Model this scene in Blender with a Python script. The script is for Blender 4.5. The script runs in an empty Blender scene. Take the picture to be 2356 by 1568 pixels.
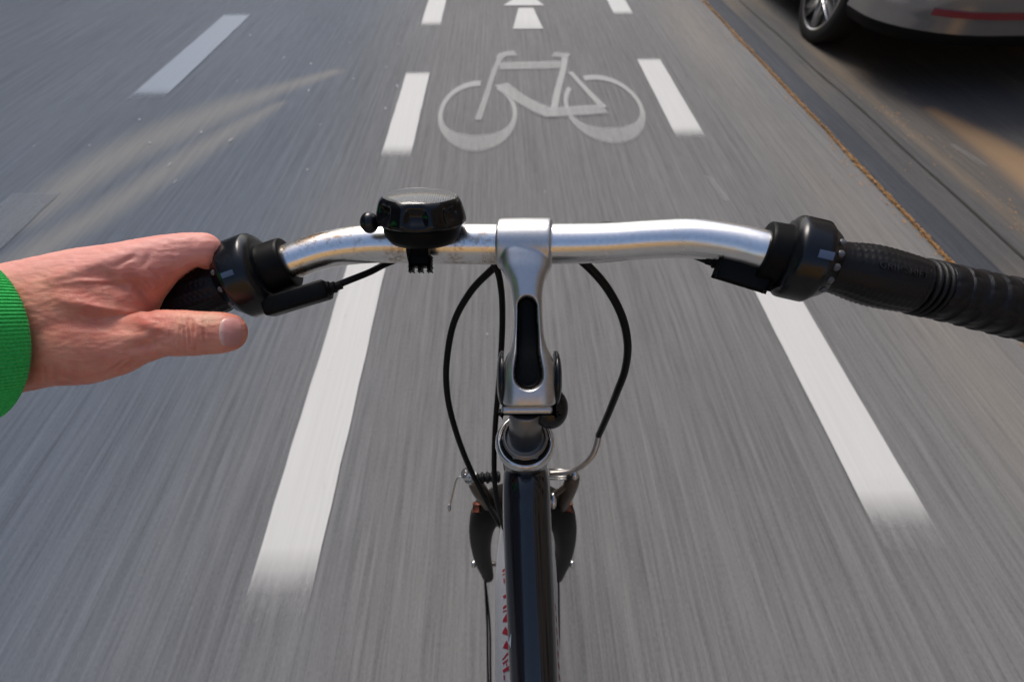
import bpy, bmesh, math, random
from mathutils import Vector, Matrix, noise
from mathutils.bvhtree import BVHTree
random.seed(7)
sc = bpy.context.scene
COL = sc.collection

# ------------------------------------------------------------------ camera
F = 1112.0; CX, CY = 1178.0, 784.0           # focal length and centre in units of a 2356 px wide frame
TH, PSI = math.radians(49.2), math.radians(1.25)
CAMPOS = Vector((0, 0, 1.2))
RT = Vector((math.cos(PSI), -math.sin(PSI), 0))
FW = Vector((math.sin(PSI)*math.cos(TH), math.cos(PSI)*math.cos(TH), -math.sin(TH)))
UP = RT.cross(FW)
cam_d = bpy.data.cameras.new("camera"); cam = bpy.data.objects.new("camera", cam_d); COL.objects.link(cam)
M = Matrix.Identity(4)
for i in range(3):
    M[i][0] = RT[i]; M[i][1] = UP[i]; M[i][2] = -FW[i]; M[i][3] = CAMPOS[i]
cam.matrix_world = M
cam_d.sensor_width = 36; cam_d.lens = 36*F/2356; cam_d.clip_start = 0.01; cam_d.clip_end = 2000
cam_d.dof.use_dof = True; cam_d.dof.focus_distance = 0.30; cam_d.dof.aperture_fstop = 9.0
sc.camera = cam

# ------------------------------------------------------------------ light
w = bpy.data.worlds.new("World"); sc.world = w; w.use_nodes = True
nt = w.node_tree; nt.nodes.clear()
sky = nt.nodes.new('ShaderNodeTexSky'); sky.sky_type = 'NISHITA'; sky.sun_disc = False
SUN_EL, SUN_AZ = math.radians(48), math.radians(-18)     # azimuth clockwise from +Y
sky.sun_elevation = SUN_EL; sky.sun_rotation = SUN_AZ; sky.air_density = 1.0; sky.dust_density = 3.0
bg = nt.nodes.new('ShaderNodeBackground'); bg.inputs[1].default_value = 0.12
wo = nt.nodes.new('ShaderNodeOutputWorld')
nt.links.new(sky.outputs[0], bg.inputs[0]); nt.links.new(bg.outputs[0], wo.inputs[0])
sd = bpy.data.lights.new("sun", 'SUN'); sd.energy = 1.5; sd.angle = math.radians(24); sd.color = (1, .96, .90)
so = bpy.data.objects.new("sun", sd); COL.objects.link(so)
sdir = Vector((math.sin(SUN_AZ)*math.cos(SUN_EL), math.cos(SUN_AZ)*math.cos(SUN_EL), math.sin(SUN_EL)))
so.rotation_euler = (-sdir).to_track_quat('-Z', 'Y').to_euler()
sc.view_settings.view_transform = 'Standard'; sc.view_settings.look = 'None'
sc.view_settings.exposure = 0.55; sc.view_settings.gamma = 1
sc.render.engine = 'CYCLES'
sc.render.resolution_x = 1024; sc.render.resolution_y = 681

# ------------------------------------------------------------------ helpers
def P(u, v, z): return CAMPOS + z*(FW + (u-CX)/F*RT - (v-CY)/F*UP)
def G(u, v, h=0.0):
    d = FW + (u-CX)/F*RT - (v-CY)/F*UP
    return CAMPOS + d*((h-CAMPOS.z)/d.z)
def PX(p):
    d = p-CAMPOS; z = d.dot(FW)
    return CX+F*d.dot(RT)/z, CY-F*d.dot(UP)/z, z

def link(name, bm, mat, parent=None, smooth=True):
    me = bpy.data.meshes.new(name); bm.normal_update(); bm.to_mesh(me); bm.free()
    for m in (mat if isinstance(mat, (list, tuple)) else [mat]): me.materials.append(m)
    if smooth:
        for p in me.polygons: p.use_smooth = True
    o = bpy.data.objects.new(name, me); COL.objects.link(o)
    if parent: o.parent = parent; o.matrix_parent_inverse = parent_inv(parent)
    return o
def parent_inv(p):
    return Matrix.Translation(p.location).inverted() if p.type == 'EMPTY' else Matrix.Identity(4)
def thing(name, loc, label, cat, group=None):
    o = bpy.data.objects.new(name, None); o.location = loc; o.empty_display_size = .1
    COL.objects.link(o); return tag(o, label, cat, group)
def tag(o, label=None, cat=None, group=None, kind=None):
    if label: o['label'] = label
    if cat: o['category'] = cat
    if group: o['group'] = group
    if kind: o['kind'] = kind
    return o
def flat(o, ang=40):
    for p in o.data.polygons: p.use_smooth = True
    me = o.data; bm = bmesh.new(); bm.from_mesh(me)
    for e in bm.edges:
        if len(e.link_faces) == 2 and e.calc_face_angle(0) > math.radians(ang): e.smooth = False
    bm.to_mesh(me); bm.free(); return o

def cr(pts, n=8):
    """Catmull-Rom through tuples of floats"""
    out = []
    m = len(pts)
    for i in range(m-1):
        p0 = pts[max(i-1, 0)]; p1 = pts[i]; p2 = pts[i+1]; p3 = pts[min(i+2, m-1)]
        for k in range(n):
            t = k/n
            out.append(tuple(.5*((2*b)+(-a+c)*t+(2*a-5*b+4*c-d)*t*t+(-a+3*b-3*c+d)*t**3) for a, b, c, d in zip(p0, p1, p2, p3)))
    out.append(tuple(pts[-1])); return out
def sweep(bm, pts, rad, seg=20, rf=None, cap=True, up=None):
    """pts: Vectors, rad: list"""
    n = len(pts); rings = []
    t0 = (pts[1]-pts[0]).normalized()
    a = (up or UP); a = (a-t0*a.dot(t0))
    if a.length < 1e-3: a = FW-t0*FW.dot(t0)
    a.normalize()
    L = 0
    for i in range(n):
        if i: L += (pts[i]-pts[i-1]).length
        t = (pts[min(i+1, n-1)]-pts[max(i-1, 0)]).normalized()
        a = (a-t*a.dot(t)).normalized(); b = t.cross(a)
        ring = []
        for k in range(seg):
            ph = 2*math.pi*k/seg; r = rad[i]
            if rf: r = rf(L, ph, r)
            ring.append(bm.verts.new(pts[i]+(a*math.cos(ph)+b*math.sin(ph))*r))
        rings.append(ring)
    for i in range(n-1):
        for k in range(seg):
            bm.faces.new((rings[i][k], rings[i][(k+1) % seg], rings[i+1][(k+1) % seg], rings[i+1][k]))
    if cap:
        bm.faces.new(rings[0][::-1]); bm.faces.new(rings[-1])
    return rings
def pxtube(bm, spec, seg=16, n=8, rf=None):
    """spec rows (u, v, z, radius m)"""
    c = cr(spec, n); sweep(bm, [P(a, b, z) for a, b, z, r in c], [r for *_, r in c], seg, rf)
def lathe(bm, p0, axis, prof, seg=48, rf=None, up=None, cap=True):
    axis = axis.normalized()
    a = up or UP; a = a-axis*a.dot(axis)
    if a.length < .05: a = FW-axis*FW.dot(axis)
    a.normalize(); b = axis.cross(a); rings = []
    for t, r in prof:
        ring = []
        for k in range(seg):
            ph = 2*math.pi*k/seg; rr = rf(t, ph, r) if rf else r
            ring.append(bm.verts.new(p0+axis*t+(a*math.cos(ph)+b*math.sin(ph))*rr))
        rings.append(ring)
    for i in range(len(prof)-1):
        for k in range(seg):
            bm.faces.new((rings[i][k], rings[i][(k+1) % seg], rings[i+1][(k+1) % seg], rings[i+1][k]))
    if cap: bm.faces.new(rings[0][::-1]); bm.faces.new(rings[-1])
def ell(bm, c, ax, ay, az, sub=3):
    g = bmesh.ops.create_icosphere(bm, subdivisions=sub, radius=1)
    m = Matrix((ax, ay, az)).transposed()
    for v in g['verts']: v.co = c+m @ v.co
def box(bm, c, ax, ay, az, bev=0.0, seg=2):
    """half-axes vectors"""
    g = bmesh.ops.create_cube(bm, size=2); m = Matrix((ax, ay, az)).transposed()
    for v in g['verts']: v.co = c+m @ v.co
    if bev:
        es = list({e for v in g['verts'] for e in v.link_edges})
        bmesh.ops.bevel(bm, geom=es, offset=bev, segments=seg, affect='EDGES', profile=.5)
def hullpair(bm, A, B, s=.75):
    """tapered capsule between two px blobs (u,v,z,rpx[,s])"""
    tmp = bmesh.new()
    for q in (A, B):
        R = q[3]*q[2]/F; ss = q[4] if len(q) > 4 else s
        ell(tmp, P(q[0], q[1], q[2]), RT*R, UP*R, FW*(R*ss), 3)
    r = bmesh.ops.convex_hull(tmp, input=tmp.verts[:])
    bmesh.ops.delete(tmp, geom=[x for x in r['geom_interior'] if isinstance(x, bmesh.types.BMVert)], context='VERTS')
    me = bpy.data.meshes.new('t'); tmp.to_mesh(me); tmp.free(); bm.from_mesh(me); bpy.data.meshes.remove(me)
def remeshed(bm, vox, smooth=6, fac=.5):
    me = bpy.data.meshes.new('tmp'); bm.to_mesh(me); bm.free()
    o = bpy.data.objects.new('tmp', me); COL.objects.link(o)
    m = o.modifiers.new('r', 'REMESH'); m.mode = 'VOXEL'; m.voxel_size = vox; m.adaptivity = 0
    if smooth:
        s = o.modifiers.new('s', 'SMOOTH'); s.factor = fac; s.iterations = smooth
    dg = bpy.context.evaluated_depsgraph_get(); dg.update()
    ev = o.evaluated_get(dg); b2 = bmesh.new(); b2.from_mesh(ev.to_mesh()); ev.to_mesh_clear()
    bpy.data.objects.remove(o); bpy.data.meshes.remove(me)
    b2.normal_update()
    return b2

# ------------------------------------------------------------------ materials
def mat(name, col=(.5, .5, .5), rough=.5, metal=0.0, spec=.5, coat=0.0, coat_r=.1, sss=0.0):
    m = bpy.data.materials.new(name); m.use_nodes = True
    b = m.node_tree.nodes['Principled BSDF']
    b.inputs['Base Color'].default_value = (*col, 1); b.inputs['Roughness'].default_value = rough
    b.inputs['Metallic'].default_value = metal; b.inputs['Specular IOR Level'].default_value = spec
    b.inputs['Coat Weight'].default_value = coat; b.inputs['Coat Roughness'].default_value = coat_r
    if sss:
        b.inputs['Subsurface Weight'].default_value = sss
        b.inputs['Subsurface Radius'].default_value = (1, .35, .2); b.inputs['Subsurface Scale'].default_value = .004
    return m
class N:
    """small node-graph writer"""
    def __init__(s, m): s.m = m; s.t = m.node_tree; s.b = s.t.nodes['Principled BSDF']
    def n(s, ty, **k):
        x = s.t.nodes.new(ty)
        for a, v in k.items(): setattr(x, a, v)
        return x
    def l(s, a, b): s.t.links.new(a, b)
    def coord(s, scale=(1, 1, 1), kind='Object'):
        tc = s.n('ShaderNodeTexCoord'); mp = s.n('ShaderNodeMapping'); mp.inputs['Scale'].default_value = scale
        s.l(tc.outputs[kind], mp.inputs[0]); return mp.outputs[0]
    def noise(s, vec, scale=5, detail=4, rough=.55, dist=0):
        x = s.n('ShaderNodeTexNoise'); x.inputs['Scale'].default_value = scale; x.inputs['Detail'].default_value = detail
        x.inputs['Roughness'].default_value = rough; x.inputs['Distortion'].default_value = dist
        s.l(vec, x.inputs['Vector']); return x.outputs['Fac']
    def ramp(s, fac, a, b, ca=(0, 0, 0), cb=(1, 1, 1)):
        r = s.n('ShaderNodeValToRGB'); e = r.color_ramp.elements
        e[0].position = a; e[1].position = b; e[0].color = (*ca, 1); e[1].color = (*cb, 1)
        s.l(fac, r.inputs[0]); return r.outputs[0]
    def mix(s, f, a, b, mode='MIX'):
        x = s.n('ShaderNodeMix', data_type='RGBA', blend_type=mode)
        for sock, v in ((x.inputs[0], f), (x.inputs[6], a), (x.inputs[7], b)):
            if isinstance(v, (int, float)): sock.default_value = v
            elif isinstance(v, tuple): sock.default_value = (*v, 1)
            else: s.l(v, sock)
        return x.outputs[2]
    def math(s, op, a, b=0.0):
        x = s.n('ShaderNodeMath', operation=op)
        for i, v in enumerate((a, b)):
            if isinstance(v, (int, float)): x.inputs[i].default_value = v
            else: s.l(v, x.inputs[i])
        return x.outputs[0]
    def attr(s, name): x = s.n('ShaderNodeAttribute'); x.attribute_name = name; return x.outputs['Fac']
    def bump(s, h, st=.3, dist=.001, normal=None):
        x = s.n('ShaderNodeBump'); x.inputs['Strength'].default_value = st; x.inputs['Distance'].default_value = dist
        s.l(h, x.inputs['Height'])
        if normal: s.l(normal, x.inputs['Normal'])
        return x.outputs[0]
    def base(s, c): s.l(c, s.b.inputs['Base Color'])
    def set(s, k, v): s.l(v, s.b.inputs[k])

def asphalt(name, lo, hi, beige=None, streak=1.0):
    m = mat(name, hi, .85, spec=.25); g = N(m)
    st = g.noise(g.coord((70, 1.1, 1)), 1, 3, .6)            # long wear lines left along the driving direction
    st2 = g.noise(g.coord((210, 7, 1)), 1, 4, .65)
    gr = g.noise(g.coord((420, 110, 420)), 1, 3, .7)             # chippings
    big = g.noise(g.coord((1.3, .45, 1)), 1, 3)
    f = g.math('ADD', g.math('MULTIPLY', st, .36*streak), g.math('MULTIPLY', st2, .30*streak))
    f = g.math('ADD', f, g.math('MULTIPLY', gr, .30)); f = g.math('ADD', f, g.math('MULTIPLY', big, .14))
    c = g.ramp(f, .42, .68, lo, hi)
    if beige:
        c = g.mix(g.math('MINIMUM', 1.0, g.math('MULTIPLY', g.attr('beige'), g.math('ADD', .15, g.math('ADD', g.math('MULTIPLY', st2, .7), g.math('MULTIPLY', st, .7))))), c, beige)
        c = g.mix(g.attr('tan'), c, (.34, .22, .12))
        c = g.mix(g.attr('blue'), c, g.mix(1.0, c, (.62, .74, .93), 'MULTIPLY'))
    chips = g.noise(g.coord((260, 60, 260)), 1, 2, .5)
    c = g.mix(g.math('MULTIPLY', g.ramp(chips, .70, .80), .18), c, (.42, .42, .42))
    g.base(c)
    g.set('Normal', g.bump(g.math('ADD', gr, st2), .35, .003))
    return m
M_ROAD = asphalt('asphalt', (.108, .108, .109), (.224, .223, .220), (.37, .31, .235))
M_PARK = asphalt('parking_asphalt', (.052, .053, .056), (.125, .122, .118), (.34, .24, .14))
M_KERB = asphalt('kerb_stone', (.034, .038, .045), (.085, .092, .105))

def paint(name, col, under=(.17, .17, .17)):
    m = mat(name, col, .7, spec=.3); g = N(m)
    wv = g.noise(g.coord((45, 5, 1)), 1, 5, .7); gr = g.noise(g.coord((300, 60, 1)), 1, 3, .7)
    f = g.math('ADD', g.math('MULTIPLY', wv, .6), g.math('MULTIPLY', gr, .4))
    w_ = g.math('MULTIPLY', g.attr('wear'), g.math('ADD', .45, g.math('MULTIPLY', f, 1.1)))
    w_ = g.math('SUBTRACT', w_, 0.0); w_ = g.math('MAXIMUM', w_, g.math('MULTIPLY', g.math('SUBTRACT', .40, f), 3.0)); w_ = g.math('MINIMUM', w_, 1.0)
    c = g.mix(.0, col, under)
    shade = g.noise(g.coord((120, 2, 1)), 1, 4, .6)
    c = g.mix(.5, c, g.mix(1.0, c, g.ramp(shade, .3, .7, (.82, .82, .82), (1.0, 1.0, 1.0)), 'MULTIPLY'))
    g.base(c); g.set('Alpha', g.math('SUBTRACT', 1.0, w_)); return m
M_PAINT = paint('road_paint', (.60, .60, .585))
M_PAINTW = paint('worn_road_paint', (.50, .50, .49))
M_PAINTC = paint('faded_road_paint', (.20, .225, .26))
M_PAINTB = paint('old_road_paint', (.28, .33, .40))

def alu(name, base, rough, stain=0.0, grain=.1):
    m = mat(name, base, rough, 1.0); g = N(m)
    n1 = g.noise(g.coord((1, 1, 1)), 55, 8, .72, .4); n2 = g.noise(g.coord((1, 1, 1)), 420, 5, .7)
    c = g.mix(g.math('MULTIPLY', g.ramp(g.math('ADD', g.math('MULTIPLY', n1, .65), g.math('MULTIPLY', n2, .35)), .50, .62), stain), base, (.36, .20, .07))
    c = g.mix(g.math('MULTIPLY', g.ramp(n2, .35, .62), .22), c, tuple(x*.72 for x in base))
    g.base(c)
    if name == 'handlebar_aluminium':
        tc = g.n('ShaderNodeTexCoord'); sx = g.n('ShaderNodeSeparateXYZ'); g.l(tc.outputs['Object'], sx.inputs[0])
        mk = g.math('MINIMUM', g.math('MAXIMUM', g.math('MULTIPLY', g.math('SUBTRACT', .02, sx.outputs[0]), 22), .12), 1)
        mul = [n for n in g.t.nodes if n.type == 'MATH' and n.operation == 'MULTIPLY' and abs(n.inputs[1].default_value-stain) < 1e-6 and not n.inputs[1].is_linked][0]
        g.l(mk, mul.inputs[1])
    g.set('Roughness', g.math('ADD', rough-.05, g.math('MULTIPLY', n1, .14)))
    g.set('Normal', g.bump(n2, grain, .0002)); return m
M_BAR = alu('handlebar_aluminium', (.90, .90, .89), .24, .75)
M_STEM = alu('cast_aluminium', (.60, .60, .60), .34, .12, .25)
M_STEEL = alu('worn_steel', (.55, .54, .52), .28, .45, .2)
M_CHROME = alu('scratched_chrome', (.72, .72, .72), .22, .6, .3)

def plastic(name, col, rough, bs=900, st=.15, spec=.5):
    m = mat(name, col, rough, spec=spec); g = N(m)
    n = g.noise(g.coord(), bs, 3, .6); d = g.noise(g.coord(), 70, 6, .7)
    g.base(g.mix(g.math('MULTIPLY', g.ramp(d, .5, .72), .45), col, tuple(x+.010 for x in col)))
    g.set('Roughness', g.math('ADD', rough-.08, g.math('MULTIPLY', d, .22)))
    g.set('Normal', g.bump(n, st, .0004)); return m
M_GLOSS = plastic('glossy_black_plastic', (.003, .004, .006), .22, 500, .05, .45)
M_BLACK = plastic('black_plastic', (.004, .004, .004), .42, spec=.12)
M_RUBBER = plastic('grip_rubber', (.005, .005, .006), .38, 1200, .5, .28)
M_CABLE = plastic('cable_housing', (.004, .004, .004), .36, spec=.2)
M_TYRE = plastic('tyre_rubber', (.018, .018, .018), .7, 400, .3, .3)
M_STUD = plastic("clear_stud", (.10, .10, .11), .2)
M_MARK = mat('printed_mark', (.07, .10, .17), .4)
M_ORANGE = mat('rusty_orange', (.28, .08, .04), .7)
M_FRAMEB = mat('black_frame_paint', (.006, .007, .010), .16, spec=.5, coat=.6, coat_r=.06)
g = N(M_FRAMEB); _s = g.noise(g.coord((240, 12, 14)), 1, 6, .75)
_sc = g.ramp(_s, .70, .76); g.base(g.mix(g.math('MULTIPLY', _sc, .25), (.006, .007, .010), (.10, .10, .11)))
g.set('Roughness', g.math('ADD', .12, g.math('MULTIPLY', g.noise(g.coord((90, 8, 8)), 1, 5, .7), .18)))
M_FRAMEW = mat('pale_frame_paint', (.30, .31, .335), .3, coat=.4)
M_RED = mat('red_decal', (.20, .012, .025), .4)
M_GREY = mat('grey_decal', (.38, .45, .55), .35)

M_SKIN = mat('skin', (.6, .3, .2), .45, spec=.4, sss=.35); g = N(M_SKIN)
_a = g.noise(g.coord(), 28, 4, .6); _b = g.noise(g.coord(), 150, 5, .65); _c = g.noise(g.coord((1, 1, 1)), 1500, 3, .6)
_col = g.mix(g.ramp(_a, .40, .60), (.82, .33, .225), (.62, .155, .10))
_col = g.mix(g.math('MULTIPLY', g.ramp(_b, .42, .66), .35), _col, (.68, .38, .25))
_col = g.mix(g.math('MULTIPLY', g.attr('red'), .75), _col, (.50, .10, .06))
_col = g.mix(g.math('MULTIPLY', g.attr('pale'), .8), _col, (.66, .42, .25))
_col = g.mix(g.math('MULTIPLY', g.attr('lit_pink'), .75), _col, (.85, .40, .35))
g.base(_col)
_vo = g.n('ShaderNodeTexVoronoi'); _vo.feature = 'DISTANCE_TO_EDGE'; _vo.inputs['Scale'].default_value = 620
g.l(g.coord((1, 1.7, 1)), _vo.inputs['Vector'])
_h = g.math('ADD', g.math('MULTIPLY', g.ramp(_vo.outputs[0], 0, .12), .5), g.math('MULTIPLY', _c, .6))
_w = g.noise(g.coord((60, 340, 340)), 1, 4, .6)
g.set('Normal', g.bump(_w, .28, .0012, g.bump(_h, .38, .00035)))
M_NAIL = mat('fingernail', (.62, .33, .29), .36, spec=.4, coat=.08, sss=.2)
g = N(M_NAIL); g.base(g.mix(g.ramp(g.attr('lunula'), .2, .9), (.66, .31, .28), (.74, .46, .40)))
M_GREEN = mat('green_knit', (.01, .42, .05), .85, spec=.2); g = N(M_GREEN)
_k = g.noise(g.coord(), 900, 4, .7)
g.base(g.mix(g.ramp(_k, .3, .7), (.02, .52, .09), (.06, .86, .20))); g.set('Normal', g.bump(_k, .8, .0008))
g.b.inputs['Sheen Weight'].default_value = .3

M_CAR = mat('silver_car_paint', (.30, .30, .31), .22, .85, coat=1, coat_r=.05)
M_CARD = mat('black_car_plastic', (.006, .006, .006), .7, spec=.2)
M_GLASS = mat('car_glass', (.01, .012, .014), .05, spec=.6)
M_RIM = mat('wheel_rim', (.55, .55, .56), .25, 1)
M_REFL = mat('red_reflector', (.22, .004, .014), .2, coat=.8)
M_LEAF = mat('dry_leaf', (.40, .18, .05), .7); g = N(M_LEAF)
g.base(g.mix(g.noise(g.coord(), 14, 2), (.30, .15, .05), (.55, .32, .13)))
M_BIT = mat('pale_petal', (.36, .37, .39), .7)

# ------------------------------------------------------------------ ground
def sheet(name, x0, x1, y0, y1, nx, ny, z, m, fn=None):
    bm = bmesh.new(); L = {k: bm.verts.layers.float.new(k) for k in ('beige', 'tan', 'blue')}
    V = []
    for j in range(ny+1):
        row = []
        for i in range(nx+1):
            x = x0+(x1-x0)*i/nx; y = y0+(y1-y0)*j/ny
            v = bm.verts.new((x, y, z))
            if fn:
                d = fn(x, y)
                for k, val in d.items(): v[L[k]] = val
            row.append(v)
        V.append(row)
    for j in range(ny):
        for i in range(nx): bm.faces.new((V[j][i], V[j][i+1], V[j+1][i+1], V[j+1][i]))
    o = link(name, bm, m, smooth=False); return o
def sst(a, b, x):
    t = max(0, min(1, (x-a)/(b-a))); return t*t*(3-2*t)
def segd(x, y, pts):
    best = 9
    for a, b in zip(pts, pts[1:]):
        dx, dy = b[0]-a[0], b[1]-a[1]; t = max(0, min(1, ((x-a[0])*dx+(y-a[1])*dy)/(dx*dx+dy*dy)))
        ww = a[2]+(b[2]-a[2])*t
        best = min(best, math.hypot(x-a[0]-dx*t, y-a[1]-dy*t)/ww)
    return best
def gp(l): return [(G(u, v).x, G(u, v).y, wd) for u, v, wd in l]
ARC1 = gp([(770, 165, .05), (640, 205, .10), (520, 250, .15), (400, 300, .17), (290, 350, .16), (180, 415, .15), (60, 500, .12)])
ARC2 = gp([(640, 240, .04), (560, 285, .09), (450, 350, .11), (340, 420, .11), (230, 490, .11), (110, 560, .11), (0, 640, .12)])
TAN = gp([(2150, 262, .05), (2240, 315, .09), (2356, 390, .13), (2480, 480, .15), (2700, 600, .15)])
SEAM = [(1.985, -5), (1.985, 30)]
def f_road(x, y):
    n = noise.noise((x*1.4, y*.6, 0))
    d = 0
    for A in (ARC1, ARC2):  # two soft-edged arcs tinted beige on the left carriageway
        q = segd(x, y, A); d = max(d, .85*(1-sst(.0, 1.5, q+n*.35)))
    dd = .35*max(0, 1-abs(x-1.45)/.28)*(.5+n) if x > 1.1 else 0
    return {'beige': max(d, dd), 'tan': 0, 'blue': 1-sst(-1.3, -.25, x+n*.15)}
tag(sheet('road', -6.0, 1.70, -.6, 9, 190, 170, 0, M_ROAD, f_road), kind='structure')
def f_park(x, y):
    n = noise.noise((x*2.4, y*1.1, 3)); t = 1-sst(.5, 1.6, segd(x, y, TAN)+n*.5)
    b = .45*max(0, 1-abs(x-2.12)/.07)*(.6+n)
    return {'beige': max(0, b, .4*max(0, n)), 'tan': .75*t, 'blue': 0}
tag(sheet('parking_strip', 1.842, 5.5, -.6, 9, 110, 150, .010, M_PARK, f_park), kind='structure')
bm = bmesh.new(); L_ = {k: bm.verts.layers.float.new(k) for k in ('beige', 'tan', 'blue')}
# kerb: a slightly raised rounded edging
for k in range(2):
    box(bm, Vector((1.771, 4+16*k, -.03)), Vector((.069, 0, 0)), Vector((0, 7.998, 0)), Vector((0, 0, .046)), .008, 2)
tag(link('kerb', bm, M_KERB), kind='structure')
# distant continuation of the ground
bm = bmesh.new()
bmesh.ops.create_grid(bm, x_segments=2, y_segments=2, size=400)
for v in bm.verts: v.co.z = -.06
for k in ('beige', 'tan', 'blue'): bm.verts.layers.float.new(k)
tag(link('ground', bm, M_PARK), kind='structure')
bm = bmesh.new()
for (x0, x1, y0, y1) in ((-6, 1.70, 9, 60), (-6, 1.70, -40, -.6), (-12, -6, -40, 60)):
    bm.faces.new([bm.verts.new(q) for q in ((x0, y0, -.002), (x1, y0, -.002), (x1, y1, -.002), (x0, y1, -.002))])
for k in ('beige', 'tan', 'blue'): bm.verts.layers.float.new(k)
tag(link('road', bm, M_ROAD, smooth=False), kind='structure')
# tar seam and crack in the parking strip
bm = bmesh.new(); pts = []
for i in range(121):
    y = .2+i*.06; pts.append((1.985+.012*noise.noise((y*1.7, 0, 5)), y, .006+.004*noise.noise((y*5, 2, 1))))
for a, b in zip(pts, pts[1:]):
    bm.faces.new([bm.verts.new((q[0]+s*q[2], q[1], .0135)) for q, s in ((a, -1), (a, 1), (b, 1), (b, -1))])
tag(link('tar_seam', bm, mat('tar', (.025, .027, .022), .6), smooth=False), kind='structure')

# ------------------------------------------------------------------ painted markings
def marking(name, polys, m, label, cat, h=.004, n_e=False, edge=.7, group=None):
    """polys: list of quads/strips given as lists of ground (x,y) rows: [(xl,y),(xr,y)]"""
    bm = bmesh.new(); lw = bm.verts.layers.float.new('wear')
    for rows in polys:
        V = []
        for (a, b, wr) in rows:
            n = 5; V.append([])
            for i in range(n+1):
                t = i/n; v = bm.verts.new((a[0]+(b[0]-a[0])*t, a[1]+(b[1]-a[1])*t, h)); v[lw] = min(1, wr+(edge if n_e and i in (0, n) else 0)); V[-1].append(v)
        for r0, r1 in zip(V, V[1:]):
            for i in range(5): bm.faces.new((r0[i], r0[i+1], r1[i+1], r1[i]))
    o = link(name, bm, m, smooth=False)
    for p in o.data.polygons:
        if p.normal.z < 0: p.flip()
    return tag(o, label, cat, group)
def dash(xl, xr, y0, y1, m, label, group, wn=.0):
    wn0 = wn; y0 -= .045
    n = 26; rows = []
    for i in range(n+1):
        t = i/n; y = y0+(y1-y0)*t
        e = max(wn0, 1.25*(1-sst(-.02, .17, y-y0)), .9*(1-sst(0, .05, y1-y))); e2 = 0; j = .0025
        jx = j*noise.noise((y*9, xl, 0)); jx2 = j*noise.noise((y*9, xr, 4))
        rows.append(((xl+jx, y), (xr+jx2, y), max(e, e2)))
    return marking('lane_dash', [rows], m, label, 'lane marking', group=group)
K = 1.2/math.cos(TH)
def gx(u, v): return G(u, v).x
def gy(v): return G(1178, v).y
xl = (-.4150-.114, -.4150); xr = (.905, .905+.118)
xl = (gx(742, 800), gx(846, 800)); xr = (gx(1800, 800), gx(1907, 800))
print('lanes', xl, xr, [round(gy(v), 2) for v in (0, 38, 60, 140, 165, 320, 362, 612, 1235, 1360)])
GD = 'white dashes edging the cycle lane'
dash(*xl, gy(1365), gy(540), M_PAINT, 'long white dash on the road seen just under the bell and past the hand', GD)
dash(*xl, gy(360), gy(165), M_PAINT, 'white dash directly left of the painted bicycle symbol', GD)
dash(*xl, gy(60), gy(60)+.95, M_PAINT, 'white dash left of the white arrow, cut by the top edge', GD)
dash(*xr, gy(1240), gy(530), M_PAINT, 'long white dash running out from under the free right grip shifter', GD)
dash(*xr, gy(322), gy(138), M_PAINT, 'white dash directly right of the painted bicycle symbol', GD)
dash(*xr, gy(38), gy(38)+.95, M_PAINT, 'white dash right of the white arrow, near the leaf-lined kerb', GD)
a, b = G(285, 217), G(380, 217)
xb = ((gx(285, 217)+gx(540, 30))/2, (gx(385, 217)+gx(585, 30))/2)
dash(xb[0], xb[1], gy(217), gy(29), M_PAINTB, 'bluish grey dash alone on the car lane far left of the cycle lane', 'carriageway dashes', .1)
dash(xb[0]-.02, xb[1]-.02, gy(600), gy(430), M_PAINTC, 'bluish grey dash at the left edge just above the hand', 'carriageway dashes', .42)

def stroke(pts, w, wear=.0, closed=False, n=6):
    """ribbon on the ground along px points; w half width as (px across u, metres)"""
    c = cr([(*p, *((w,) if not isinstance(w, list) else (w[i],))) for i, p in enumerate(pts)], n) if len(pts) > 2 else \
        [(*pts[0], w if not isinstance(w, list) else w[0]), (*pts[1], w if not isinstance(w, list) else w[1])]
    g_ = [(G(u, v).xy, ww) for u, v, ww in c]; rows = []
    for i, (p, ww) in enumerate(g_):
        t = (g_[min(i+1, len(g_)-1)][0]-g_[max(i-1, 0)][0]).normalized(); nn = Vector((-t.y, t.x))
        rows.append((tuple(p+nn*ww), tuple(p-nn*ww), wear))
    return rows
def ring(cu, cv, ru, rv, a0, a1, n=40, thin=.032, thick=.10):
    """elliptical ring; thicker across the driving direction like stretched symbols"""
    cen = G(cu, cv).xy; top = G(cu, cv-rv).xy; bot = G(cu, cv+rv).xy
    cy = (top.y+bot.y)/2; ry = (top.y-bot.y)/2; rx = (G(cu+ru, cv).x-G(cu-ru, cv).x)/2
    cx = cen.x; rows = []
    for i in range(n+1):
        a = math.radians(a0+(a1-a0)*i/n); c_, s_ = math.cos(a), math.sin(a)
        rows.append(((cx+rx*c_, cy+ry*s_), (cx+(rx-thin)*c_, cy+(ry-thick-.10*max(0, -s_))*s_), .30+.25*max(0, -s_)))
    return rows
sym = [ring(1099, 270, 93, 84, 88, 418, 44), ring(1391, 254, 93, 82, 142, 468, 44),
       stroke([(1100, 278), (1116, 232), (1133, 178), (1147, 143), (1158, 128), (1186, 124)], [.022, .022, .021, .024, .045, .062], .42),
       stroke([(1150, 154), (1292, 151)], .075, .45),
       stroke([(1300, 128), (1296, 160), (1282, 215), (1272, 268)], [.027, .025, .025, .027], .25),
       stroke([(1272, 127), (1310, 131)], .055, .5),
       stroke([(1153, 196), (1195, 228), (1240, 252), (1272, 264)], [.055, .055, .065, .07], .4),
       stroke([(1312, 168), (1345, 205), (1388, 250)], [.021, .022, .028], .3),
       stroke([(1255, 262), (1320, 258), (1392, 253)], .070, .45)]
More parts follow.
